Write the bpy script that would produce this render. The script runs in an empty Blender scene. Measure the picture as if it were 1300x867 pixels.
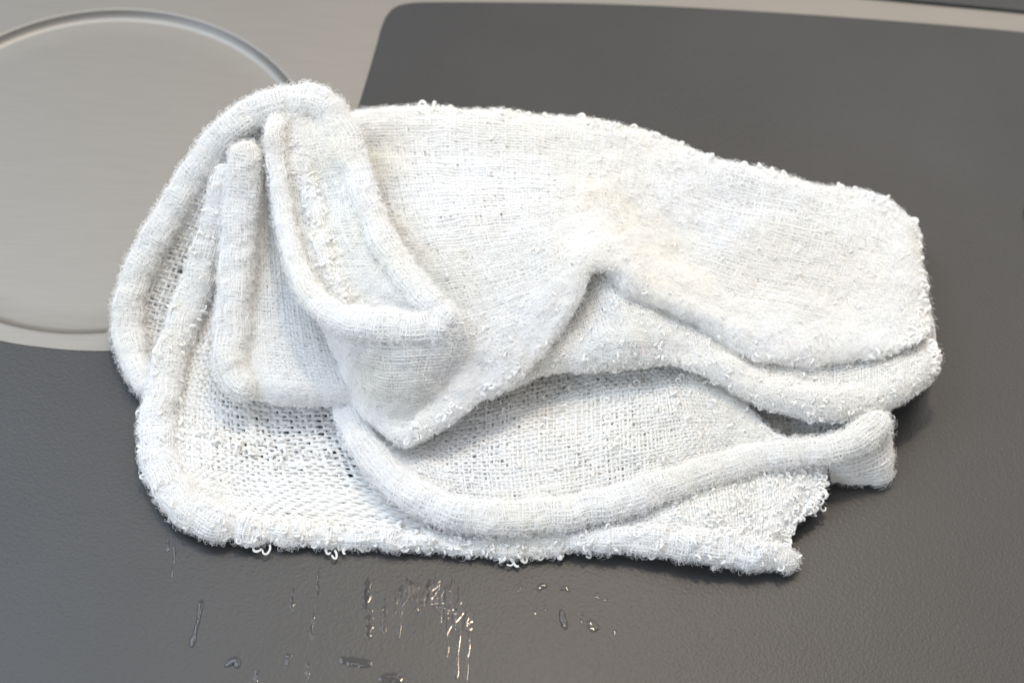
import bpy, math
import numpy as np

rng = np.random.default_rng(7)
MM = 0.001
scene = bpy.context.scene
col = scene.collection

# ------------------------------------------------------------------ camera
CAM_H = 258.0                       # mm above the tray
PITCH, ROLL = math.radians(54.0), math.radians(3.0)
FOCAL = 650 / math.tan(math.radians(15.0))      # focal length counted in 1/1300 of the frame width
CAM_Y = -CAM_H / math.tan(PITCH)
FW = np.array([0, math.cos(PITCH), -math.sin(PITCH)])
U0 = np.array([0, math.sin(PITCH), math.cos(PITCH)])
R0 = np.array([1.0, 0, 0])
RT = math.cos(ROLL) * R0 + math.sin(ROLL) * U0
UP = -math.sin(ROLL) * R0 + math.cos(ROLL) * U0
CAM = np.array([0, CAM_Y, CAM_H])

cd = bpy.data.cameras.new('camera')
cam = bpy.data.objects.new('camera', cd)
col.objects.link(cam)
from mathutils import Matrix
m = Matrix.Identity(4)
for i in range(3):
    m[i][0], m[i][1], m[i][2], m[i][3] = RT[i], UP[i], -FW[i], CAM[i] * MM
cam.matrix_world = m
cd.sensor_width = 36.0
cd.lens = 36.0 * FOCAL / 1300.0
cd.clip_start, cd.clip_end = 0.01, 50
cd.dof.use_dof = True
cd.dof.focus_distance = 0.296
cd.dof.aperture_fstop = 21
scene.camera = cam

# ------------------------------------------------------------------ cabin light
world = bpy.data.worlds.new('World')
scene.world = world
world.use_nodes = True
bg = world.node_tree.nodes['Background']
bg.inputs[0].default_value = (0.96, 0.975, 1.0, 1)
bg.inputs[1].default_value = 0.70

def area(name, az, el, dist, size, power, color, size_y=None):
    """lamp seen from the towel at azimuth az (0 = behind, 90 = right) and elevation el, in degrees"""
    a, e = math.radians(az), math.radians(el)
    d = np.array([math.sin(a) * math.cos(e), math.cos(a) * math.cos(e), math.sin(e)])
    L = bpy.data.lights.new(name, 'AREA')
    L.energy, L.color, L.size = power, color, size
    if size_y:
        L.shape = 'RECTANGLE'; L.size_y = size_y
    o = bpy.data.objects.new(name, L)
    col.objects.link(o)
    o.location = d * dist
    from mathutils import Vector
    o.rotation_euler = (-Vector(d)).to_track_quat('-Z', 'Y').to_euler()
    return o

area('cabin_window', -60, 60, 0.9, 0.50, 5.8, (0.68, 0.83, 1.0))
area('ceiling_light', 36, 54, 1.2, 0.80, 5.6, (1.0, 0.93, 0.84))
area('aisle_window', -125, 30, 1.0, 0.5, 3.6, (0.62, 0.76, 1.0))
area('reading_lamp', 8, 68, 1.0, 0.08, 3.6, (1.0, 0.80, 0.56))

scene.render.engine = 'CYCLES'
scene.cycles.max_bounces = 18
scene.cycles.diffuse_bounces = 14
scene.cycles.transparent_max_bounces = 16
scene.cycles.use_denoising = True
scene.view_settings.view_transform = 'Standard'
scene.view_settings.look = 'None'
scene.view_settings.exposure = 0.04
scene.view_settings.gamma = 1.0
scene.view_settings.use_curve_mapping = False

# ------------------------------------------------------------------ helpers
def W(p):
    """points (frame x, frame y, height mm) -> world mm"""
    p = np.asarray(p, float)
    x, y = (p[..., 0] - 650) / FOCAL, -(p[..., 1] - 433.5) / FOCAL
    d = x[..., None] * RT + y[..., None] * UP + FW
    t = (p[..., 2] - CAM_H) / d[..., 2]
    return CAM + d * t[..., None]

def mesh_np(name, V, F, mat, parent=None, smooth=True):
    """V (n,3) in mm, F (m,k) indices"""
    me = bpy.data.meshes.new(name)
    F = np.asarray(F, np.int32); k = F.shape[1]
    me.vertices.add(len(V)); me.vertices.foreach_set('co', (np.asarray(V, np.float32) * MM).ravel())
    me.loops.add(F.size); me.loops.foreach_set('vertex_index', F.ravel())
    me.polygons.add(len(F)); me.polygons.foreach_set('loop_start', np.arange(0, F.size, k, dtype=np.int32))
    me.update(calc_edges=True)
    if smooth:
        me.polygons.foreach_set('use_smooth', np.ones(len(F), bool))
    me.validate()
    me.materials.append(mat)
    o = bpy.data.objects.new(name, me)
    col.objects.link(o)
    if parent: o.parent = parent
    return o

def hairs_np(name, P, R, mat, parent):
    """P (n,k,3) mm fibre points, R (n,k) radius mm"""
    n, k = P.shape[:2]
    hc = bpy.data.hair_curves.new(name)
    hc.add_curves([k] * n)
    hc.attributes['position'].data.foreach_set('vector', (P.astype(np.float32) * MM).ravel())
    ra = hc.attributes.get('radius') or hc.attributes.new('radius', 'FLOAT', 'POINT')
    ra.data.foreach_set('value', (R.astype(np.float32) * MM).ravel())
    hc.materials.append(mat)
    o = bpy.data.objects.new(name, hc)
    col.objects.link(o); o.parent = parent
    o['kind'] = 'stuff'
    return o

def crom(P, n):
    """Catmull-Rom through P along axis 0 -> n samples"""
    P = np.asarray(P, float); N = len(P)
    E = np.concatenate([2 * P[:1] - P[1:2], P, 2 * P[-1:] - P[-2:-1]])
    t = np.linspace(0, N - 1, n); i = np.minimum(t.astype(int), N - 2); f = (t - i)
    f = f.reshape((-1,) + (1,) * (P.ndim - 1))
    a, b, c, d = E[i], E[i + 1], E[i + 2], E[i + 3]
    return .5 * (2 * b + (c - a) * f + (2 * a - 5 * b + 4 * c - d) * f**2 + (3 * b - a - 3 * c + d) * f**3)

class Noise:
    """smooth noise: sum of random plane waves, about -1..1"""
    def __init__(s, dim, scale, k=24):
        s.k = rng.normal(size=(k, dim)); s.k *= (2 * math.pi / scale / np.linalg.norm(s.k, axis=1) * rng.uniform(.6, 1.5, k))[:, None]
        s.p = rng.uniform(0, 6.28, k); s.n = math.sqrt(2 / k) * .7
    def __call__(s, x):
        return np.sin(x @ s.k.T + s.p).sum(-1) * s.n

def bil(G, u, v):
    """sample grid G (nu,nv,3) at fractional u,v in 0..1"""
    nu, nv = G.shape[:2]
    a = np.clip(u, 0, 1) * (nu - 1); b = np.clip(v, 0, 1) * (nv - 1)
    i = np.minimum(a.astype(int), nu - 2); j = np.minimum(b.astype(int), nv - 2)
    f = (a - i)[..., None]; g = (b - j)[..., None]
    return (G[i, j] * (1 - f) * (1 - g) + G[i + 1, j] * f * (1 - g) + G[i, j + 1] * (1 - f) * g + G[i + 1, j + 1] * f * g)

FLIPPED = {}        # grids whose columns run so that the cross product points into the cloth

def normals(G, flip=False):
    du = np.gradient(G, axis=0); dv = np.gradient(G, axis=1)
    n = np.cross(du, dv); n /= np.linalg.norm(n, axis=-1, keepdims=True) + 1e-9
    return -n if (flip or id(G) in FLIPPED) else n

def arc(G, ax):
    return np.linalg.norm(np.diff(G, axis=ax), axis=-1).sum(ax).mean()

def tubes(C, Nn, r, k=5, flat=1.0):
    """C (m,n,3) centre lines with side vectors Nn, r (m,n) -> V,F"""
    m_, n = C.shape[:2]
    T = np.gradient(C, axis=1); T /= np.linalg.norm(T, axis=-1, keepdims=True) + 1e-9
    B = np.cross(T, Nn); B /= np.linalg.norm(B, axis=-1, keepdims=True) + 1e-9
    A = np.cross(B, T)
    th = np.arange(k) * 2 * math.pi / k
    V = C[:, :, None] + r[:, :, None, None] * (np.cos(th)[:, None] * A[:, :, None] * flat + np.sin(th)[:, None] * B[:, :, None])
    idx = np.arange(m_ * n * k).reshape(m_, n, k)
    a = idx[:, :-1]; b = idx[:, 1:]
    F = np.stack([a, np.roll(a, -1, 2), np.roll(b, -1, 2), b], -1).reshape(-1, 4)
    return V.reshape(-1, 3), F

def join(parts):
    V, F, o = [], [], 0
    for v, f in parts:
        V.append(v); F.append(f + o); o += len(v)
    return np.concatenate(V), np.concatenate(F)

# ------------------------------------------------------------------ materials
def nt(name):
    m = bpy.data.materials.new(name); m.use_nodes = True
    t = m.node_tree; t.nodes.clear()
    out = t.nodes.new('ShaderNodeOutputMaterial')
    return m, t, out

def node(t, kind, **kw):
    n = t.nodes.new(kind)
    for k, v in kw.items():
        if k in n.inputs: n.inputs[k].default_value = v
        else: setattr(n, k, v)
    return n

def ramp(t, src, stops):
    r = t.nodes.new('ShaderNodeValToRGB')
    while len(r.color_ramp.elements) < len(stops): r.color_ramp.elements.new(.5)
    for e, (p, c) in zip(r.color_ramp.elements, stops):
        e.position = p; e.color = tuple(c) + (1,) if len(c) == 3 else c
    t.links.new(src, r.inputs[0])
    return r

BOUNCE_TINTS = [(tuple(W([p])[0] * MM), r) for p, r in (((480,200,20), .009), ((500,285,21), .008), ((430,310,19), .011), ((420,200,24), .008), ((862,348,18), .012), ((835,318,18), .011), ((805,285,19), .012), ((775,250,20), .012), ((515,325,20), .009), ((465,480,13), .009))]  # centres and radii of the painted warm bounce light in creases

def cotton(name, base, trans):
    m, t, out = nt(name)
    tc = node(t, 'ShaderNodeTexCoord')
    n1 = node(t, 'ShaderNodeTexNoise', Scale=45.0, Detail=3.0)
    t.links.new(tc.outputs['Object'], n1.inputs['Vector'])
    b2 = tuple(c * f for c, f in zip(base, (.99, .98, .955)))
    r1 = ramp(t, n1.outputs['Fac'], [(.42, base), (.68, b2)])
    # warm light bounced between the folds, painted into the colour as faint cream spots
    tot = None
    for p_, rad_ in BOUNCE_TINTS:
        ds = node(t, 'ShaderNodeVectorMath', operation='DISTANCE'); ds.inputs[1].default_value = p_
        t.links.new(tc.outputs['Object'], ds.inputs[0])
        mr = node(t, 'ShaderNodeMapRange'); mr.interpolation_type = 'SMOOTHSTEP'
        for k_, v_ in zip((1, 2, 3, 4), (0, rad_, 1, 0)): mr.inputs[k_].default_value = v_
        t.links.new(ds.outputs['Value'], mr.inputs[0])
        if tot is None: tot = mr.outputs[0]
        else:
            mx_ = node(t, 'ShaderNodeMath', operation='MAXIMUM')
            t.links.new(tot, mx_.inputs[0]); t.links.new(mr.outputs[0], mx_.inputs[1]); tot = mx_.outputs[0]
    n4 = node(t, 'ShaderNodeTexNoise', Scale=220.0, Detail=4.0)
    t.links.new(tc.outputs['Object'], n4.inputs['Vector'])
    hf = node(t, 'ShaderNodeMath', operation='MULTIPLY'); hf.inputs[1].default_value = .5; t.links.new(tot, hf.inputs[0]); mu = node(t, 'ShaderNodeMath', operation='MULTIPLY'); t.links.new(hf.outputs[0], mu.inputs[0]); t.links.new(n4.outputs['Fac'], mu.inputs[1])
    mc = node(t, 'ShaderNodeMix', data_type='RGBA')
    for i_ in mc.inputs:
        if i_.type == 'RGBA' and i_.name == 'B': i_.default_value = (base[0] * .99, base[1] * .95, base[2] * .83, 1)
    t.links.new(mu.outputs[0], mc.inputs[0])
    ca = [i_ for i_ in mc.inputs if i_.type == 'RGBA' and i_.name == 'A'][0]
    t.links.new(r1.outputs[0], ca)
    d = node(t, 'ShaderNodeBsdfDiffuse', Roughness=.6)
    n3 = node(t, 'ShaderNodeTexNoise', Scale=4200.0, Detail=2.0)
    t.links.new(tc.outputs['Object'], n3.inputs['Vector'])
    bu = node(t, 'ShaderNodeBump', Strength=.5, Distance=.00012)
    t.links.new(n3.outputs['Fac'], bu.inputs['Height']); t.links.new(bu.outputs[0], d.inputs['Normal'])
    tr = node(t, 'ShaderNodeBsdfTranslucent')
    mx = node(t, 'ShaderNodeMixShader', Fac=trans)
    co = [o_ for o_ in mc.outputs if o_.type == 'RGBA'][0]
    t.links.new(co, d.inputs[0]); t.links.new(co, tr.inputs[0])
    t.links.new(d.outputs[0], mx.inputs[1]); t.links.new(tr.outputs[0], mx.inputs[2])
    t.links.new(mx.outputs[0], out.inputs[0])
    return m

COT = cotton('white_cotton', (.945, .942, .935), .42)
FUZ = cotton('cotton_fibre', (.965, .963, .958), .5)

def grained_plastic():
    m, t, out = nt('grained_grey_plastic')
    tc = node(t, 'ShaderNodeTexCoord')
    vo = node(t, 'ShaderNodeTexVoronoi', Scale=2300.0, feature='SMOOTH_F1')
    no = node(t, 'ShaderNodeTexNoise', Scale=2000.0, Detail=2.0)
    t.links.new(tc.outputs['Object'], vo.inputs['Vector']); t.links.new(tc.outputs['Object'], no.inputs['Vector'])
    ad = node(t, 'ShaderNodeMath', operation='ADD')
    t.links.new(vo.outputs['Distance'], ad.inputs[0]); t.links.new(no.outputs['Fac'], ad.inputs[1])
    bu = node(t, 'ShaderNodeBump', Strength=.27, Distance=.00011)
    t.links.new(ad.outputs[0], bu.inputs['Height'])
    n2 = node(t, 'ShaderNodeTexNoise', Scale=30.0, Detail=4.0)
    t.links.new(tc.outputs['Object'], n2.inputs['Vector'])
    r = ramp(t, n2.outputs['Fac'], [(.35, (.031, .0302, .030)), (.7, (.037, .036, .0358))])
    b = node(t, 'ShaderNodeBsdfPrincipled', Roughness=.39)
    b.inputs['Specular IOR Level'].default_value = .27
    t.links.new(r.outputs[0], b.inputs['Base Color']); t.links.new(bu.outputs[0], b.inputs['Normal'])
    t.links.new(b.outputs[0], out.inputs[0])
    return m

def brushed_metal():
    m, t, out = nt('brushed_silver_paint')
    tc = node(t, 'ShaderNodeTexCoord')
    mp = node(t, 'ShaderNodeMapping'); mp.inputs['Scale'].default_value = (110, 2600, 400); mp.inputs['Rotation'].default_value = (0, 0, math.radians(4))
    t.links.new(tc.outputs['Object'], mp.inputs[0])
    no = node(t, 'ShaderNodeTexNoise', Scale=1.0, Detail=3.0)
    t.links.new(mp.outputs[0], no.inputs['Vector'])
    bu = node(t, 'ShaderNodeBump', Strength=.06, Distance=.0001)
    t.links.new(no.outputs['Fac'], bu.inputs['Height'])
    r = ramp(t, no.outputs['Fac'], [(.3, (.184, .172, .154)), (.7, (.199, .186, .167))])
    b = node(t, 'ShaderNodeBsdfPrincipled', Roughness=.46, Metallic=.6)
    t.links.new(r.outputs[0], b.inputs['Base Color']); t.links.new(bu.outputs[0], b.inputs['Normal'])
    t.links.new(b.outputs[0], out.inputs[0])
    return m

def water_mat():
    m, t, out = nt('clear_water')
    tr = node(t, 'ShaderNodeBsdfTransparent'); tr.inputs[0].default_value = (.84, .84, .86, 1)
    gl = node(t, 'ShaderNodeBsdfGlossy', Roughness=.03)
    fr = node(t, 'ShaderNodeFresnel', IOR=1.34)
    mx = node(t, 'ShaderNodeMixShader')
    t.links.new(fr.outputs[0], mx.inputs[0]); t.links.new(tr.outputs[0], mx.inputs[1]); t.links.new(gl.outputs[0], mx.inputs[2])
    t.links.new(mx.outputs[0], out.inputs[0])
    return m

def rubber():
    m, t, out = nt('black_rubber')
    tc = node(t, 'ShaderNodeTexCoord'); no = node(t, 'ShaderNodeTexNoise', Scale=300.0)
    t.links.new(tc.outputs['Object'], no.inputs['Vector'])
    r = ramp(t, no.outputs['Fac'], [(.3, (.012, .012, .012)), (.7, (.02, .02, .02))])
    b = node(t, 'ShaderNodeBsdfPrincipled', Roughness=.5)
    t.links.new(r.outputs[0], b.inputs['Base Color']); t.links.new(b.outputs[0], out.inputs[0])
    return m

PLASTIC, METAL, WATER, RUBBER = grained_plastic(), brushed_metal(), water_mat(), rubber()

# ------------------------------------------------------------------ the tray: silver plate with a round recess, grey panels let in
def tag(o, label, cat=None, kind=None, group=None):
    o['label'] = label
    if cat: o['category'] = cat
    if kind: o['kind'] = kind
    if group: o['group'] = group
    return o

PANEL_Z = 0.0          # top of the grey panel; the silver lies a little lower
SILVER_Z = -0.7
CC = W([(113, 226, SILVER_Z)])[0]      # replaced by the fitted circle below
rim_px = np.array([(0,46),(50,27),(100,16),(150,12),(200,15),(250,27),(310,54),(350,84),(374,105),(0,409),(50,421),(100,424),(140,420)], float)
q = W(np.c_[rim_px, np.full(len(rim_px), SILVER_Z)])[:, :2]
sol = np.linalg.lstsq(np.c_[2 * q, np.ones(len(q))], (q**2).sum(1), rcond=None)[0]
CC = sol[:2]; CR = math.sqrt(sol[2] + (CC**2).sum())

# plate: rings round the recess, the last ring far outside
prof = [(0.01, -1.36)] + [(r, -1.36) for r in np.linspace(4, CR - 2.1, 8)] + \
       [(CR - 1.8, -1.33), (CR - 1.5, -1.27), (CR - 1.2, -1.17), (CR - .9, -1.02), (CR - .65, -.84), (CR - .42, -.58), (CR - .26, -.32), (CR - .15, -.12), (CR - .03, -.03), (CR + .15, 0)] + \
       [(CR + d, 0) for d in (.6, 2, 5, 15, 50, 150, 420)]
NS = 256
th = np.arange(NS) * 2 * math.pi / NS
V = np.array([[CC[0] + r * math.cos(a), CC[1] + r * math.sin(a), SILVER_Z + z] for r, z in prof for a in th])
idx = np.arange(len(V)).reshape(len(prof), NS)
F = np.stack([idx[:-1], np.roll(idx[:-1], -1, 1), np.roll(idx[1:], -1, 1), idx[1:]], -1).reshape(-1, 4)
plate = mesh_np('metal_plate', V, F, METAL)
tag(plate, 'brushed silver plate with a round cup recess under the towel', kind='structure')

def offset_poly(P, d):
    """move a closed polygon inwards by d (counter-clockwise polygon)"""
    e = np.roll(P, -1, 0) - np.roll(P, 1, 0); e /= np.linalg.norm(e, axis=1, keepdims=True) + 1e-9
    return P + d * np.c_[-e[:, 1], e[:, 0]]

def panel(name, outline, z_top, z_bot):
    """flat panel with a softly rounded edge from a world-space outline (mm)"""
    import bmesh
    P = np.asarray(outline)[:, :2]
    a = np.sum(P[:, 0] * np.roll(P[:, 1], -1) - np.roll(P[:, 0], -1) * P[:, 1])
    if a < 0: P = P[::-1]
    rings = [(0, z_bot), (0, z_top - .45), (.07, z_top - .22), (.22, z_top - .07), (.45, z_top)]
    bm = bmesh.new(); prev = None
    for d, z in rings:
        Q = offset_poly(P, d)
        vs = [bm.verts.new((x * MM, y * MM, z * MM)) for x, y in Q]
        if prev:
            for i in range(len(vs)):
                j = (i + 1) % len(vs)
                bm.faces.new((prev[i], prev[j], vs[j], vs[i])).smooth = True
        prev = vs
    bmesh.ops.triangle_fill(bm, use_beauty=True, edges=[bm.edges.get((prev[i], prev[(i + 1) % len(prev)])) for i in range(len(prev))])
    bmesh.ops.recalc_face_normals(bm, faces=bm.faces)
    me = bpy.data.meshes.new(name); bm.to_mesh(me); bm.free()
    me.materials.append(PLASTIC)
    o = bpy.data.objects.new(name, me); col.objects.link(o)
    return o

z0 = PANEL_Z
low = crom([(-420, 300), (-260, 355), (-120, 402), (0, 431), (60, 440), (105, 443.5), (150, 443), (215, 434), (280, 418), (330, 395), (362, 365), (385, 325), (405, 280), (430, 205), (455, 133), (478, 56), (484, 34), (492, 17), (504, 7), (522, 3), (545, 2), (620, 2), (760, 4), (900, 10), (1100, 23), (1300, 40), (1500, 63), (1800, 105)], 420)
edge = W(np.c_[low, np.full(len(low), z0)])
far = np.array([[400, edge[-1, 1], 0], [400, -170, 0], [-400, -170, 0], [-400, edge[0, 1], 0]])
surface = panel('tray_panel', np.r_[edge, far], PANEL_Z, -3)
tag(surface, 'grained dark grey plastic tray panel that the white towel lies on', kind='structure')
hi = crom([(-700, -78), (-250, -68), (150, -58), (500, -48), (760, -38), (900, -24), (1147, 0), (1300, 14.5), (1500, 36), (1800, 75)], 90)
e2 = W(np.c_[hi, np.full(len(hi), z0)])
far2 = np.array([[e2[-1, 0], 330, 0], [e2[0, 0], 330, 0]])
tag(panel('rear_panel', np.r_[e2, far2], PANEL_Z, -3), 'narrow grey panel beyond the silver strip at the top corner', kind='structure')

# dark bumper that just enters the frame on the far side
bp = W([(1321, 276, 0)])[0]
prof = [(.01, 1.6), (1.2, 1.55), (2.1, 1.3), (2.7, .8), (2.9, .3), (2.9, 0)]
th = np.arange(32) * 2 * math.pi / 32
V = np.array([[bp[0] + r * math.cos(a), bp[1] + 1.6 * r * math.sin(a), z] for r, z in prof for a in th])
idx = np.arange(len(V)).reshape(len(prof), 32)
F = np.stack([idx[:-1], idx[1:], np.roll(idx[1:], -1, 1), np.roll(idx[:-1], -1, 1)], -1).reshape(-1, 4)
tag(mesh_np('rubber_bumper', V, F, RUBBER), 'small black oval bumper on the grey panel, cut by the picture edge', 'bumper')

# ------------------------------------------------------------------ the towel
towel = bpy.data.objects.new('towel', None)
col.objects.link(towel)
tag(towel, 'crumpled white terry cloth hand towel with fuzzy rolled hems', 'towel')

warp_noise = Noise(3, 16.0); warp_noise2 = Noise(3, 6.0); warp_noise3 = Noise(3, 2.6)

def surf(ctrl, nu=150, nv=150, wrinkle=.35):
    """ctrl: list of columns, each a list of (x, y, z) -> dense world grid (nu, nv, 3)"""
    G = W(np.array(ctrl, float))
    G = crom(G, nu)
    G = crom(G.transpose(1, 0, 2), nv).transpose(1, 0, 2)
    n = normals(G)
    h = wrinkle * (warp_noise(G) + .6 * warp_noise2(G) + .3 * warp_noise3(G))
    G = G + n * h[..., None]
    if (normals(G) * (CAM - G)).sum() < 0: FLIPPED[id(G)] = G
    return G

def weave(G, sp=.85, rad=.46, seg=.36, jit=.22, k=5, amp=.30, thin=.12, bias=0):
    """over-and-under yarns both ways over the grid"""
    n = normals(G)
    Lu, Lv = arc(G, 0), arc(G, 1)
    out = []
    for d in (0, 1):
        L, A = (Lv, Lu) if d == 0 else (Lu, Lv)
        m_ = max(3, int(A / sp)); npt = max(6, int(L / seg))
        i = (np.arange(m_) + .5)[:, None]; t = np.linspace(0, 1, npt)[None, :]
        ph = rng.uniform(0, 6.28, (m_, 3))
        tt = t * L
        wob = (np.sin(tt / 7.3 + ph[:, :1]) * .55 + np.sin(tt / 3.1 + ph[:, 1:2]) * .3 + np.sin(tt / 1.37 + ph[:, 2:]) * .18)
        drift = np.sin(i / 9.1 + tt / 15.0) * .8 + np.sin(i / 4.3 - tt / 11.0) * .5
        s = (i + wob * jit + drift * jit * 1.2 + rng.normal(0, .07, (m_, 1))) / m_
        tv = np.broadcast_to(t, s.shape)
        u, v = (s, tv) if d == 0 else (tv, s)
        C = bil(G, u, v); N = bil(n, u, v)
        cross = tt / sp
        off = (1 if d == 0 else -1) * amp * sp * np.cos(math.pi * (cross + i - .5))
        off = off + .10 * sp * np.sin(tt / 2.3 + ph[:, 1:2] * 2)
        off = off + (bias if d == 1 else -bias) * sp
        C = C + N * off[..., None]
        r = rad * sp * (1 + .22 * np.sin(tt / 1.9 + ph[:, :1] * 3) * np.sin(tt / 4.7 + ph[:, 2:]) + rng.normal(0, .05, s.shape))
        r = r * np.where(rng.random((m_, 1)) < thin, .62, 1.0)
        out.append(tubes(C, N, r, k, flat=.85))
    return join(out)

def fibres(G, density, length=(.5, 1.3), lift=.5, rad=.013, k=5):
    """short loose cotton fibres standing off a grid"""
    n = normals(G)
    Lu, Lv = arc(G, 0), arc(G, 1)
    m_ = int(Lu * Lv * density)
    u, v = rng.random(m_), rng.random(m_)
    P = bil(G, u, v); N = bil(n, u, v)
    D = rng.normal(size=(m_, 3)); D -= N * (D * N).sum(1)[:, None]; D /= np.linalg.norm(D, axis=1)[:, None] + 1e-9
    D2 = np.cross(N, D)
    L = rng.uniform(*length, m_)[:, None]; cu = rng.normal(0, .9, m_)[:, None]; up = lift * rng.uniform(.3, 1.4, m_)[:, None]
    t = np.linspace(0, 1, k)
    pts = [P + N * (.20 + L * up * math.sin(x * 2.4)) + D * L * x + D2 * L * cu * x * x * .6 for x in t]
    pts = np.stack(pts, 1)
    R = np.broadcast_to(rad * np.array([1, 1, .9, .7, .35])[:k], (m_, k))
    return pts, R

def loops(P, N, size=(.4, .75), r=(.17, .26), npt=11, k=5, tilt=.6):
    """little terry loops standing on points P with normals N"""
    m_ = len(P)
    N = N + rng.normal(0, tilt, N.shape); N /= np.linalg.norm(N, axis=1)[:, None]
    A = np.cross(N, rng.normal(size=N.shape)); A /= np.linalg.norm(A, axis=1)[:, None] + 1e-9
    B = np.cross(N, A)
    s = rng.uniform(*size, m_)[:, None]; rr = rng.uniform(*r, m_)
    t = np.linspace(-2.7, 2.7, npt)
    asp = rng.uniform(.55, 1.0, m_)[:, None]
    C = np.stack([P + N * s * (.75 + 1.0 * math.cos(x)) + A * s * asp * math.sin(x) + B * s * .22 * x / 2.7 * asp for x in t], 1)
    R = rr[:, None] * (1 + .15 * np.sin(t * 2.1)[None])
    return tubes(C, np.broadcast_to(B[:, None], C.shape), R, k)

def loop_field(G, count, where=None, **kw):
    n = normals(G)
    u = rng.random(count); v = rng.random(count)
    if where is not None:
        keep = rng.random(count) < where(u, v); u, v = u[keep], v[keep]
    return loops(bil(G, u, v) + .1 * bil(n, u, v), bil(n, u, v), **kw)

def backing(G, sp, holes):
    """closed ground of the cloth between the yarns, with worn-through gaps"""
    n = normals(G)
    a, b = max(8, int(arc(G, 0) / (sp * .55))), max(8, int(arc(G, 1) / (sp * .55)))
    u, v = np.meshgrid(np.linspace(0, 1, a), np.linspace(0, 1, b), indexing='ij')
    P = bil(G, u, v) - bil(n, u, v) * sp * .16
    idx = np.arange(a * b).reshape(a, b)
    F = np.stack([idx[:-1, :-1], idx[1:, :-1], idx[1:, 1:], idx[:-1, 1:]], -1).reshape(-1, 4)
    c = P[:-1, :-1].reshape(-1, 3)
    big = Noise(3, 14.0)(c) + .5 * Noise(3, 5.0)(c)
    keep = rng.random(len(F)) > np.clip(holes * (1 + 1.1 * big), 0, .95)
    return P.reshape(-1, 3), F[keep]

def liner(G, sp, d=.8):
    a, b = max(8, int(arc(G, 0) / 1.2)), max(8, int(arc(G, 1) / 1.2))
    u, v = np.meshgrid(np.linspace(.02, .98, a), np.linspace(.02, .98, b), indexing='ij')
    P = bil(G, u, v) - bil(normals(G), u, v) * d
    idx = np.arange(a * b).reshape(a, b)
    return P.reshape(-1, 3), np.stack([idx[:-1, :-1], idx[1:, :-1], idx[1:, 1:], idx[:-1, 1:]], -1).reshape(-1, 4)

def fold(G, sp=.85, rad=.46, fuzz=3.0, nubs=(), jit=.22, thin=.12, label=None, seg=.36, lift=.4, amp=.30, holes=.12, fl=(.5, 1.4), k=3, lined=True, bias=.06):
    V, F = join([weave(G, sp, rad, jit=jit, thin=thin, seg=seg, amp=amp, k=k, bias=bias), backing(G, sp, holes)] + ([liner(G, sp)] if lined else []))
    o = mesh_np('cloth_fold', V, F, COT, towel)
    if label: o['label'] = label
    if fuzz:
        hairs_np('loose_fibres', *fibres(G, fuzz, lift=lift, length=fl, rad=.017), FUZ, o)
    if nubs:
        V, F = join(nubs)
        l = mesh_np('terry_loops', V, F, COT, o); l['kind'] = 'stuff'
    return o

def tube_grid(ctrl, radius, flat=.85, nv=None, nu=40, lump=.09, ends=(1, 1)):
    """rolled edge: closed grid round a centre line; ctrl (x,y,z) frame points of the axis, radius mm per point"""
    c = W(np.array(ctrl, float))
    r = np.asarray(radius, float) * .94
    if r.ndim == 0: r = np.full(len(c), float(r))
    d = crom(np.c_[c, r], 400)
    L = np.r_[0, np.cumsum(np.linalg.norm(np.diff(d[:, :3], axis=0), axis=1))]
    nv = nv or max(40, int(L[-1] / .35))
    s = np.linspace(0, L[-1], nv)
    d = np.stack([np.interp(s, L, d[:, i]) for i in range(4)], 1)
    c, r = d[:, :3], d[:, 3].copy()
    for e, sd in zip(ends, (s, L[-1] - s)):
        if e: r *= np.sqrt(np.clip(1 - (1 - np.clip(sd / (r * 1.1), 0, 1))**2, .02, 1))
    c = c + .16 * np.stack([Noise(1, 7.0)(s[:, None]), Noise(1, 7.0)(s[:, None]), .6 * Noise(1, 6.0)(s[:, None])], 1)
    T = np.gradient(c, axis=0); T /= np.linalg.norm(T, axis=1)[:, None]
    up = np.array([0, -.35, 1.0])
    A = np.cross(T, up); A /= np.linalg.norm(A, axis=1)[:, None]
    B = np.cross(A, T)
    a = np.linspace(0, 2 * math.pi, nu)
    G = c[None] + r[None, :, None] * (np.cos(a)[:, None, None] * A[None] + flat * np.sin(a)[:, None, None] * B[None])
    n = normals(G, True)
    if (n * (G - c[None])).sum() < 0: n = -n
    h = (r[None] * lump) * (Noise(3, 5.5)(G) + .7 * Noise(3, 2.2)(G))
    G = G + n * h[..., None]
    if (normals(G) * (G - c[None])).sum() < 0: G = G[::-1]
    return G

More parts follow.
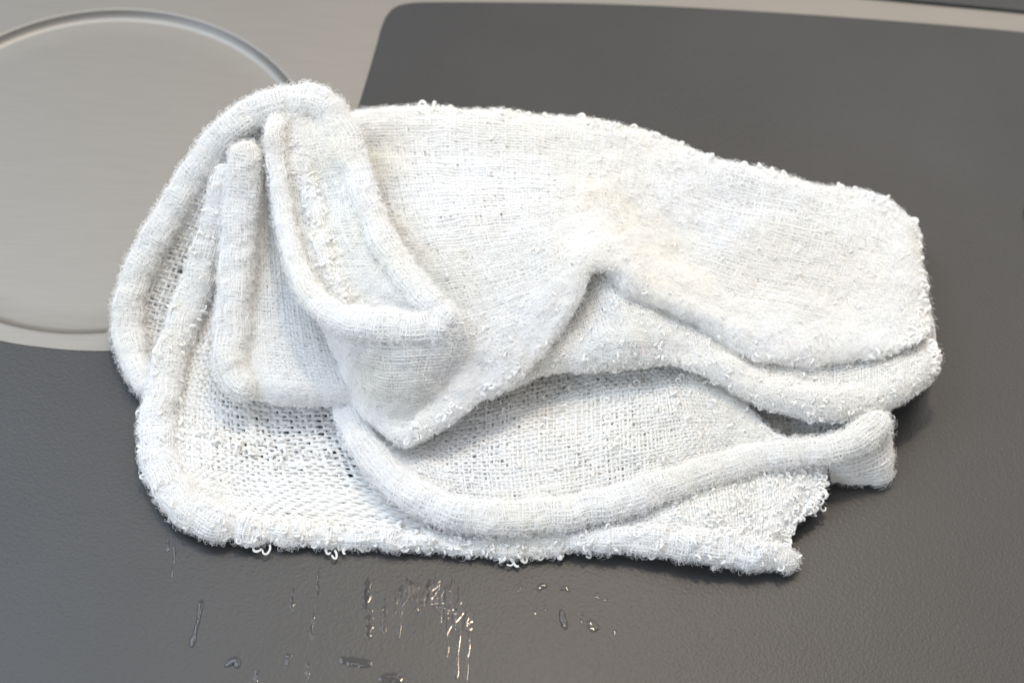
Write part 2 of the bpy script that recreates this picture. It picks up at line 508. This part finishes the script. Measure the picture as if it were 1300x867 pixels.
def hem(ctrl, radius, sp=.36, fuzz=12.0, label=None, nubs=0, nub_size=(.28, .5), name='hem', lump=.055, flat=.60, fl=(.3, .95), lift=.7, ends=(1, 1), rad=.60):
    G = tube_grid(ctrl, radius, flat, lump=lump, ends=ends)
    nv = G.shape[1]
    V, F = weave(G, sp, rad, seg=.36, jit=.7, k=3, amp=.10, thin=.04)
    # padding inside the roll
    c = G[:-1].mean(0); I = c[None] + (G - c[None]) * .965
    I = I[:-1:2, ::2]; nu, nv = I.shape[:2]
    idx = np.arange(nu * nv).reshape(nu, nv)
    Fi = np.stack([idx[:, :-1], np.roll(idx, -1, 0)[:, :-1], np.roll(idx, -1, 0)[:, 1:], idx[:, 1:]], -1).reshape(-1, 4)
    V, F = join([(V, F), (I.reshape(-1, 3), Fi)])
    o = mesh_np(name, V, F, COT, towel)
    if label: o['label'] = label
    hairs_np('loose_fibres', *fibres(G, fuzz, length=fl, lift=lift, rad=.021), FUZ, o)
    if nubs:
        L = arc(G, 1)
        V, F = loop_field(G, int(nubs * L), size=nub_size, r=(.14, .22), k=4, npt=9)
        l = mesh_np('terry_loops', V, F, COT, o); l['kind'] = 'stuff'
    return o

def edge_loops(G, v0, v1, per_mm, out=(0, 0, 0), u0=0, u1=1, **kw):
    """terry loops along one strip of a grid"""
    n = normals(G)
    cnt = int(arc(G, 0) * (u1 - u0) * per_mm)
    u = rng.uniform(u0, u1, cnt); v = rng.uniform(v0, v1, cnt)
    N = bil(n, u, v) + np.array(out)
    return loops(bil(G, u, v), N / np.linalg.norm(N, axis=1)[:, None], **kw)

def lip(cols, dy=-7, dz=-5):
    """add a turned-under last row"""
    return [c + [(c[-1][0], c[-1][1] + dy, max(.6, c[-1][2] + dz))] for c in cols]

# ---- bottom layer: open weave lying on the tray
B = surf([
    [(290,215,20), (265,305,13), (235,390,7.5), (206,480,3.4), (198,550,2.4), (216,612,2), (268,668,1.6)],
    [(320,230,19), (300,310,12.5), (280,400,7), (260,490,3), (260,565,2), (270,625,1.6), (325,677,1.3)],
    [(350,240,18), (340,315,12), (340,410,6), (340,500,2.5), (350,575,1.4), (365,632,1.2), (425,684,1.0)],
    [(400,240,17), (420,330,10), (440,420,5), (460,500,2), (480,575,1), (520,640,1), (590,690,.9)],
    [(500,260,10), (520,340,6), (540,430,3), (560,510,1.0), (590,590,.8), (630,655,.8), (710,694,.9)]], wrinkle=.22)
nubB = [loop_field(B, 900, lambda u, v: np.exp(-((v - .62 - .1 * u) / .035)**2) * (u > .12) * (u < .7), size=(.4, .8), r=(.18, .26)),
        edge_loops(B, .93, 1.0, 7, out=(0, -1.0, .2), u0=.1, size=(.4, .8), r=(.2, .3))]
fold(B, sp=.74, k=4, rad=.43, nubs=nubB, jit=.26, thin=.2, fuzz=5, holes=.55, lined=False, label='open woven bottom layer of the towel')

# ---- back layer seen between the two outer hems
A = surf([
    [(290,152,25), (235,217,19), (185,312,11), (154,392,5), (152,450,3), (188,500,2)],
    [(310,162,24.5), (260,232,18), (215,322,10), (185,402,4), (182,455,2), (200,502,1.4)],
    [(335,172,23), (288,246,16.5), (255,334,8.5), (232,412,2.8), (222,460,1.2), (222,505,.8)]], 60, 120, wrinkle=.15)
fold(A, sp=.7, rad=.46, lined=False, jit=.28, thin=.2, fuzz=4, holes=.5)
# skirt that drops from the outer hem and the crest to the tray, on the far side
hemA = [(192,500,2.5), (180,476,2.6), (166,442,3.0), (163,402,4.5), (174,350,8), (205,290,13), (250,217,19), (293,163,24.2), (330,140,26), (372,128,27), (405,132,27.3), (432,158,26)]
sk = []
for x, y, z in hemA[3:]:
    sk.append([(x, y, z), (x + 12, y + 8, z * .55), (x + 22, y + 22, .6)])
fold(surf(sk, 120, 40, wrinkle=.2), fuzz=0, seg=.5)

# ---- third layer: narrow flap with its own hem
Cc = surf([
    [(312,190,24), (306,280,17), (300,370,12.3), (296,440,9), (298,480,7.5), (306,498,5.8), (312,500,3)],
    [(335,190,23.5), (340,285,16), (345,375,11.8), (350,445,9.5), (360,490,8.6), (366,510,6), (370,508,3)],
    [(372,190,21), (392,290,14), (415,385,10.5), (432,450,9), (446,495,8), (452,512,5.5), (455,508,3)]], 90, 130, wrinkle=.2)
fold(Cc, sp=.48, rad=.52, amp=.22, nubs=[edge_loops(Cc, .84, .95, 2, out=(0, -.8, 0), size=(.3, .5), r=(.15, .22))], fuzz=9)

# ---- channel between the lip and the crest roll
Vv = surf([
    [(345,152,26), (362,215,22.8), (372,290,19.4), (390,350,18.2), (420,392,18.8), (455,412,20)],
    [(368,140,27.5), (390,215,23), (402,295,19.9), (422,355,18.4), (452,388,18.2), (485,405,19.7)],
    [(392,134,27.9), (412,210,23.9), (425,290,20.7), (450,350,19.4), (487,384,19), (520,404,20.2)],
    [(412,136,28), (434,208,24.9), (452,288,22.2), (488,350,21.1), (524,388,20.4), (552,406,20.6)],
    [(430,154,26.5), (458,206,23.5), (484,286,21.3), (524,352,20.3), (558,392,20.2), (584,410,20.3)]], 100, 130, wrinkle=.3)
fold(Vv, sp=.44, rad=.56, fuzz=9, amp=.18, nubs=[loop_field(Vv, 350, lambda u, v: np.exp(-((u - .27) / .1)**2) * (v > .12) * (v < .85), size=(.25, .45), r=(.15, .2))])

# ---- nose below the lip
Nn = surf([
    [(386,362,18), (400,395,15.5), (420,440,11), (437,490,7.5), (450,514,6.2), (456,512,4)],
    [(425,400,20), (434,430,17.5), (448,470,12.5), (462,510,8.5), (474,534,7), (480,530,4.5)],
    [(470,410,21), (480,445,18.5), (488,490,14), (492,527,9.5), (498,550,7.6), (502,545,5)],
    [(525,410,21.3), (533,445,19.2), (527,490,14.8), (520,528,10), (516,558,8), (515,552,5.5)],
    [(588,408,20.5), (594,440,17), (575,482,13), (553,516,10), (538,545,8.4), (532,542,6)]], 100, 110, wrinkle=.3)
fold(Nn, sp=.42, rad=.6, fuzz=9, amp=.15, holes=0)

# ---- main sheet on top, arched at its front
E_ctrl = [
    [(412,172,1), (425,147,18), (440,200,18), (470,290,17), (520,365,16.5), (552,425,15.8), (542,490,12), (516,557,8.5)],
    [(505,156,1), (505,140,18), (510,200,19.5), (530,285,20), (565,355,19), (590,420,17), (580,480,13.5), (566,534,10)],
    [(600,158,1), (600,143,18), (600,200,20), (610,275,21), (630,345,20), (640,400,18), (630,455,14.8), (616,502,11.5)],
    [(690,164,1), (690,151,18), (688,205,20), (690,270,21.5), (695,325,21.5), (697,370,20), (690,415,17), (667,468,13.5)],
    [(760,172,1), (760,159,18), (755,210,20), (752,260,21), (750,292,22.4), (744,318,22.9), (735,350,21.5), (725,394,17.8)],
    [(820,187,1), (820,174,17.6), (812,222,19.1), (800,270,19), (790,303,20.6), (776,322,22.2), (758,335,22.1), (743,346,20.2)],
    [(866,202,1), (866,189,16.9), (858,237,18.1), (845,285,17.5), (832,320,18.4), (815,342,20.4), (792,345,21), (768,336,20.2)],
    [(910,217,1), (910,204,16), (900,250,17), (885,300,16.4), (868,335,16.6), (850,355,18.6), (825,368,19.8), (800,374,18)],
    [(1000,240,1), (1000,227,14), (990,270,15.5), (975,320,15.3), (950,365,14.6), (925,390,15.8), (895,402,17), (865,404,15.2)],
    [(1085,260,1), (1085,246,12), (1080,290,13.5), (1070,340,14), (1050,385,13.2), (1020,415,13.9), (985,435,14.3), (945,450,13)],
    [(1122,273,1), (1122,258,11), (1118,305,12.4), (1112,350,13), (1094,393,12.8), (1065,423,13.2), (1030,442,13.6), (988,457,12.2)],
    [(1150,292,1), (1151,278,10), (1150,318,11.5), (1150,360,12), (1138,398,12.3), (1112,428,12.5), (1080,446,12.6), (1040,461,11.2)],
    [(1158,308,1), (1160,296,8), (1166,340,9.5), (1174,380,10.2), (1181,410,10.4), (1172,430,10.9), (1154,438,11.4), (1138,441,11.2)]]
E = surf(lip(E_ctrl, -9, -4), 240, 200, wrinkle=.28)
nubE = [loop_field(E, 2600, lambda u, v: .15 + 0 * u, size=(.22, .45), r=(.15, .22), k=4, npt=8, tilt=.9),
        edge_loops(E, .085, .15, 1.1, out=(0, .9, .6), u0=.1, size=(.32, .85), r=(.2, .36), tilt=.9),
        edge_loops(E, .085, .17, 2, out=(0, .6, .5), u0=.1, size=(.2, .42), r=(.15, .24), tilt=.9),
        edge_loops(E, .82, .93, 2.6, out=(0, -.6, 0), u1=.55, size=(.22, .55), r=(.16, .27), tilt=.9),
        edge_loops(E, .82, .93, 1.2, out=(0, -.5, 0), u0=.5, size=(.25, .5), r=(.16, .24))]
nE = normals(E)
uu = rng.uniform(.96, 1.0, 170); vv = rng.uniform(.08, .95, 170)
nubE.append(loops(bil(E, uu, vv), bil(nE, uu, vv) + np.array([1.0, 0, .2]), size=(.22, .6), r=(.16, .29)))
fold(E, sp=.42, rad=.57, bias=.16, fuzz=12, nubs=nubE, jit=.32, thin=.12, seg=.36, amp=.15, holes=.10, fl=(.5, 1.6), label='large arched top layer of the towel')

# ---- rolled layer right below it
F_ctrl = [
    [(600,462,7.5), (604,482,9), (606,495,9), (610,503,8)],
    [(660,412,9.5), (668,445,12.8), (674,465,11.6), (682,478,9.8)],
    [(722,362,15), (736,410,15), (744,445,14), (752,470,11)],
    [(768,330,19), (788,395,17.6), (802,435,15.9), (812,462,12.5)],
    [(832,362,16.6), (850,415,16.2), (858,442,14.8), (868,464,12.7)],
    [(905,388,14.2), (905,435,13.8), (910,462,13.7), (920,488,11.4)],
    [(965,425,11.6), (965,465,11.4), (968,490,12.2), (974,514,9.8)],
    [(1030,440,10.8), (1035,480,10.8), (1038,505,11), (1042,529,8.8)],
    [(1105,425,8.8), (1110,472,10), (1110,500,10.3), (1106,524,8.2)],
    [(1152,415,6.5), (1164,450,9.5), (1164,478,9.8), (1154,502,8)],
    [(1176,420,8), (1184,442,9.5), (1187,458,9), (1180,478,7.6)]]
Fg = surf(lip(F_ctrl, -8, -4), 220, 90, wrinkle=.3)
nF = normals(Fg)
uu = rng.uniform(.955, 1.0, 120); vv = rng.uniform(.2, .85, 120)
fold(Fg, sp=.45, rad=.55, fuzz=11, amp=.18, nubs=[
    loop_field(Fg, 1000, lambda u, v: .25 + .4 * v, size=(.2, .42), r=(.14, .21), k=4, npt=9, tilt=.9),
    edge_loops(Fg, .70, .86, 2.2, out=(0, -.7, -.1), size=(.22, .55), r=(.15, .25), tilt=.9),
    loops(bil(Fg, uu, vv), bil(nF, uu, vv) + np.array([.8, 0, .1]), size=(.25, .6), r=(.18, .28))], label='thick looped roll under the arched layer')

# ---- layer with the long curved hem in front
G_ctrl = [
    [(428,478,4), (436,498,4.3), (446,520,4.5), (458,545,4.5)],
    [(520,490,2.5), (508,535,3.2), (512,580,4), (530,618,4.3)],
    [(610,462,2.5), (604,525,3.8), (604,590,4.6), (612,648,4.3)],
    [(700,430,3), (700,505,5), (700,580,5.5), (706,648,4.4)],
    [(790,425,4.5), (795,488,7.6), (798,560,7), (802,626,4.8)],
    [(855,428,6), (866,482,9.6), (880,545,8), (888,598,5.2)],
    [(905,450,7), (915,495,9.2), (935,545,7.6), (955,580,5.7)],
    [(935,490,6.5), (950,518,7.6), (985,551,7), (1042,570,6)]]
Gg = surf(G_ctrl, 190, 120, wrinkle=.3)
fold(Gg, sp=.6, rad=.47, jit=.26, thin=.1, fuzz=6, holes=.2, nubs=[loop_field(Gg, 260, lambda u, v: .5 + 0 * u, size=(.3, .5), r=(.15, .22))], label='woven layer bordered by the long curved hem')
# pocket behind it
fold(surf([
    [(920,470,4), (930,530,3.2), (950,590,2.6)],
    [(1000,470,4.2), (1000,535,3.4), (1000,590,2.6)],
    [(1065,480,4.6), (1062,530,4.2), (1050,585,3)],
    [(1125,490,5.5), (1120,525,6), (1100,565,5)]], 80, 60), fuzz=3, nubs=None)

# ---- bottom layer, fluffy part in front
I_ctrl = [
    [(560,648,1.6), (562,668,2.0), (562,682,1.8), (562,692,1.0)],
    [(650,655,1.8), (650,676,2.4), (650,690,2.0), (650,699,1.0)],
    [(740,650,2.4), (744,674,3.0), (747,688,2.5), (750,696,1.2)],
    [(830,628,3.4), (835,656,4.0), (838,680,3.4), (842,698,1.6)],
    [(900,603,4.2), (905,645,4.8), (910,682,3.6), (915,708,1.6)],
    [(960,584,4.8), (970,632,4.8), (968,682,3.6), (962,716,1.6)],
    [(1010,574,5.0), (1016,612,4.6), (992,668,3.4), (980,714,1.6)],
    [(1052,590,4.4), (1041,636,3.4), (1004,668,2.6), (1000,704,1.4)]]
Ig = surf(lip(I_ctrl, -4, -1.5), 190, 90, wrinkle=.3)
nI = normals(Ig)
uu = rng.uniform(.95, 1.0, 90); vv = rng.uniform(.05, .7, 90)
fold(Ig, sp=.5, rad=.5, fuzz=12, amp=.24, nubs=[
    loop_field(Ig, 1100, lambda u, v: .15 + .6 * (u > .45), size=(.22, .45), r=(.15, .22), k=4, npt=9),
    edge_loops(Ig, .72, .9, 4, out=(0, -.8, 0), u1=.5, size=(.35, .7), r=(.18, .26)),
    loops(bil(Ig, uu, vv), bil(nI, uu, vv) + np.array([.9, -.3, .1]), size=(.3, .6), r=(.16, .24))], label='fluffy looped edge lying on the tray')

# ---- end flap of the long hem
Kf = surf([
    [(1050,575,6), (1052,592,4.6), (1054,606,2), (1056,611,.7)],
    [(1085,562,7.2), (1090,584,5.4), (1092,604,2.6), (1092,613,.7)],
    [(1112,540,8.4), (1122,565,6), (1124,595,3.4), (1122,614,.7)],
    [(1124,522,8.6), (1132,548,6.2), (1134,580,3.6), (1132,606,.7)]], 60, 60, wrinkle=.25)
fold(Kf, sp=.6, rad=.5, fuzz=9, amp=.15, holes=0)

# ---- folded side that closes the far end down to the tray
fold(surf([
    [(1128,268,10), (1128,276,5), (1124,284,.8)],
    [(1158,298,7.6), (1156,306,4), (1150,314,.8)],
    [(1166,345,9), (1164,352,4.5), (1158,360,.8)],
    [(1174,390,9.8), (1172,398,5), (1164,406,.8)],
    [(1182,438,9), (1180,446,4.6), (1172,454,.8)],
    [(1180,472,7.4), (1176,476,4), (1168,482,.8)],
    [(1152,498,7.2), (1148,500,3.6), (1142,504,.8)],
    [(1106,520,7), (1104,521,3.6), (1100,523,.9)]], 120, 40, wrinkle=.25), sp=.6, rad=.52, fuzz=5, amp=.2)

# ---- the rolled hems
hem(hemA, [1.6, 2.1, 2.5, 2.6, 2.5, 2.4, 2.4, 2.5, 2.6, 2.8, 2.7, 2.5], label='outermost rolled hem, running up to the crest', ends=(1, 0))
hem([(415,138,27), (434,165,26), (450,212,24.6), (472,278,22.8), (506,338,21.8), (546,386,21.3), (576,413,20.3)], [2.6, 2.4, 2.2, 2.2, 2.3, 2.3, 2.3], label='soft roll from the crest to the nose', ends=(0, 1), lump=.07)
hem([(292,212,21.5), (281,262,17.5), (265,318,13), (244,378,8.8), (220,445,5.4), (203,510,3.3), (198,560,2.7), (208,604,2.6), (232,640,2.6), (268,664,2.6), (300,673,2.4)],
    [2.2, 2.5, 2.6, 2.7, 2.7, 2.7, 2.7, 2.7, 2.7, 2.6, 1.9], nubs=2.0, label='second rolled hem, turning the corner on the tray')
hem([(290,671,2.2), (340,676,1.9), (410,682,1.7), (480,684,1.6), (560,689,1.5), (640,696,1.5), (715,695,1.5)], [1.9, 1.7, 1.5, 1.4, 1.3, 1.3, 1.2], nubs=5, nub_size=(.22, .42), lump=.18, label='frayed bottom edge with thread loops')
hem([(313,180,25.5), (308,235,21.3), (303,300,16.8), (298,370,13), (294,430,10), (293,462,8.8), (300,484,8), (325,494,7.6)], [2.7, 2.8, 2.8, 2.8, 2.8, 2.6, 2.4, 1.9], label='upright rolled hem in the middle of the fan')
hem([(356,138,26.2), (348,168,26.2), (351,212,24), (360,270,21.4), (372,325,19.8), (390,367,19.4), (422,398,20), (465,413,20.7), (520,416,21), (572,414,20.3)], [1.5, 1.5, 1.4, 1.4, 1.5, 1.7, 2.0, 2.3, 2.5, 2.4], lump=.07, label='folded lip that curls into the nose')
hem([(372,138,26.2), (380,170,25), (387,205,23.4), (397,252,21.4), (409,310,19.6), (421,352,18.7), (440,386,18.6)], [1.2, 1.3, 1.3, 1.4, 1.4, 1.3, 1.0], lump=.18, nubs=4, nub_size=(.2, .36), name='looped_ridge', label='looped ridge inside the channel beside the lip')
hem([(436,505,4.8), (450,540,4.9), (474,582,4.9), (512,620,4.8), (562,647,4.8), (622,657,4.8), (702,653,4.9), (790,635,5.2), (880,604,5.8), (955,582,6.3), (1015,574,6.9), (1065,568,7.6), (1097,551,8.4), (1122,527,9)],
    [2.1, 2.3, 2.4, 2.4, 2.5, 2.6, 2.6, 2.5, 2.4, 2.3, 2.1, 2.2, 2.4, 2.2], label='long curved hem across the front')
hem([(720,690,2.2), (790,683,2.7), (860,690,3.1), (920,698,3.2), (970,704,2.8), (1000,708,2.2), (1014,710,1.8)], [1.2, 1.9, 2.5, 2.6, 2.3, 1.6, .9], nubs=2.5, lump=.14, label='puffed corner roll lying on the tray')

# ---- a few pink lint fibres caught in the loops
mp_, t_, o_ = nt('pink_fibre')
tcx = node(t_, 'ShaderNodeTexCoord'); nx = node(t_, 'ShaderNodeTexNoise', Scale=2000.0); t_.links.new(tcx.outputs['Object'], nx.inputs['Vector'])
rx = ramp(t_, nx.outputs['Fac'], [(.3, (.85, .55, .56)), (.7, (.9, .68, .68))]); dx = node(t_, 'ShaderNodeBsdfDiffuse')
t_.links.new(rx.outputs[0], dx.inputs[0]); t_.links.new(dx.outputs[0], o_.inputs[0])
lint = np.array([[(810,430,15.9), (814,437,16), (817,446,15.8), (815,452,15.5)], [(804,418,15.9), (809,421,16), (813,419,16), (816,423,16)], [(783,376,15.7), (787,379,15.9), (786,384,15.9), (790,386,15.9)], [(1000,432,14.9), (1004,434,14.9), (1008,433,14.9), (1012,435,14.8)]], float)
lc = W(lint); lc = np.stack([crom(c_, 12) for c_ in lc])
V, F = tubes(lc, np.broadcast_to(np.array([0, 0, 1.0]), lc.shape), np.full(lc.shape[:2], .045), 4)
mesh_np('pink_lint', V, F, mp_, towel)['kind'] = 'stuff'

# ---- pulled threads hanging from the bottom edge
tp = np.array([(318,688,1.2), (332,689,1.0), (341,690,1.0), (415,696,.9), (423,698,.8), (441,694,.9), (505,691,.9), (545,694,.9), (600,698,.9), (645,705,.7), (655,706,.7), (664,704,.8), (690,702,.8), (715,699,.9), (742,697,.9), (1042,640,2.5), (1038,648,2.0)])
tc_ = W(tp)
th_ = []
for c_ in tc_:
    s_ = rng.uniform(.4, .9); a_ = rng.uniform(-.9, .9); t_ = np.linspace(-2.6, rng.uniform(-.2, 1.6), 14)
    out = np.array([math.sin(a_) * .7, -math.cos(a_) * .9, .05]); sid = np.cross([0, 0, 1.0], out) * rng.choice([-1, 1]) * rng.uniform(.4, 1.0)
    th_.append(np.stack([c_ + out * s_ * (1.1 + math.cos(x)) * 1.2 + sid * s_ * math.sin(x) + np.array([0, 0, .12 * math.sin(x * 1.7)]) for x in t_]))
th_ = np.stack(th_)
V, F = tubes(th_, np.broadcast_to(np.array([0, 0, 1.0]), th_.shape), rng.uniform(.15, .23, (len(th_), 1)) * np.linspace(1.1, .75, 14)[None], 6)
mesh_np('pulled_threads', V, F, COT, towel)['kind'] = 'stuff'

# ------------------------------------------------------------------ water on the tray
def blob(path, half, h, rough=.35):
    """low dome of water along a path of frame points; half = half widths mm"""
    c = W(np.c_[np.array(path, float), np.zeros(len(path))])
    n = 40
    d = crom(np.c_[c[:, :2], np.asarray(half, float)], n)
    T = np.gradient(d[:, :2], axis=0); T /= np.linalg.norm(T, axis=1)[:, None] + 1e-9
    S = np.c_[-T[:, 1], T[:, 0]]
    w = d[:, 2] * np.clip(1 + rough * Noise(1, 16.0)(np.arange(n)[:, None]) + .05 * rng.normal(size=n), .3, 2)
    w *= np.sqrt(np.clip(1 - (np.linspace(-1, 1, n))**6, 0, 1)) + .02
    k = 9; a = np.linspace(-1, 1, k)
    V = np.zeros((n, k, 3))
    d[:, :2] += S * (.3 * rough * Noise(1, 18.0)(np.arange(n)[:, None]))[:, None]
    V[..., :2] = d[:, None, :2] + S[:, None] * (a[None, :, None] * w[:, None, None])
    prof_ = (1 - a**4)
    V[..., 2] = PANEL_Z - .02 + h * prof_[None] * np.sqrt(np.clip(1 - np.linspace(-1, 1, n)**8, 0, 1))[:, None]
    idx = np.arange(n * k).reshape(n, k)
    F = np.stack([idx[:-1, :-1], idx[1:, :-1], idx[1:, 1:], idx[:-1, 1:]], -1).reshape(-1, 4)
    return V.reshape(-1, 3), F

drops = [
    ('tall bright water drop standing below the arched drops', [(712,772), (715,786), (718,799)], [.3, .55, .45], .35),
    ('arched water drop just below the towel, larger of two', [(682,750), (688,743), (695,745)], [.3, .5, .35], .3),
    ('small arched water drop beside the larger arched one', [(711,748), (718,746), (723,751)], [.25, .4, .3], .28),
    ('round dark water drop next to the tall bright drop', [(748,786), (753,795), (752,802)], [.4, .9, .5], .3),
    ('long thin water run with a ring at its lower end', [(256,760), (252,785), (247,805), (243,822)], [.6, .35, .35, .8], .25),
    ('curved water drop near the bottom edge of the picture', [(285,846), (298,838), (303,848)], [.4, .7, .5], .25),
    ('flat bar-shaped water smear near the bottom edge', [(430,836), (450,840), (474,843)], [.7, .9, .8], .12),
    ('flat oval water smear at the bottom edge', [(480,862), (497,860), (512,864)], [.6, 1.0, .7], .12),
]
for lab, path, half, h in drops:
    V, F = blob(path, half, h * .6, .12)
    tag(mesh_np('water_drop', V, F, WATER), lab, 'water', group='water drops on the tray')
st = []
runs = [(585,738,866,.5), (597,800,866,.35), (573,745,838,.45), (406,718,762,.3), (398,770,814,.3), (372,745,775,.45), (222,680,735,.25), (214,683,700,.35), (366,828,845,.45), (392,838,866,.3), (326,850,866,.5),
        (660,735,752,.22), (668,730,745,.22), (681,765,780,.25), (692,765,776,.22), (740,775,790,.25), (757,752,760,.28), (770,757,763,.25), (781,798,806,.35)]
for _ in range(34):
    a_ = rng.uniform(728, 775)
    runs.append((rng.uniform(464, 600), a_, a_ + rng.uniform(8, 50), rng.uniform(.25, .75)))
for x, y0, y1, w in runs:
    n_ = 4
    ys = np.linspace(y0, y1, n_)
    path = [(x + (yy - y0) * -.06 + rng.normal(0, .8), yy) for yy in ys]
    st.append(blob(path, w * rng.uniform(.6, 1.2, n_), .03))
V, F = join(st)
tag(mesh_np('water_streaks', V, F, WATER), 'thin wet streaks running down the grey panel below the towel', 'water', kind='stuff')
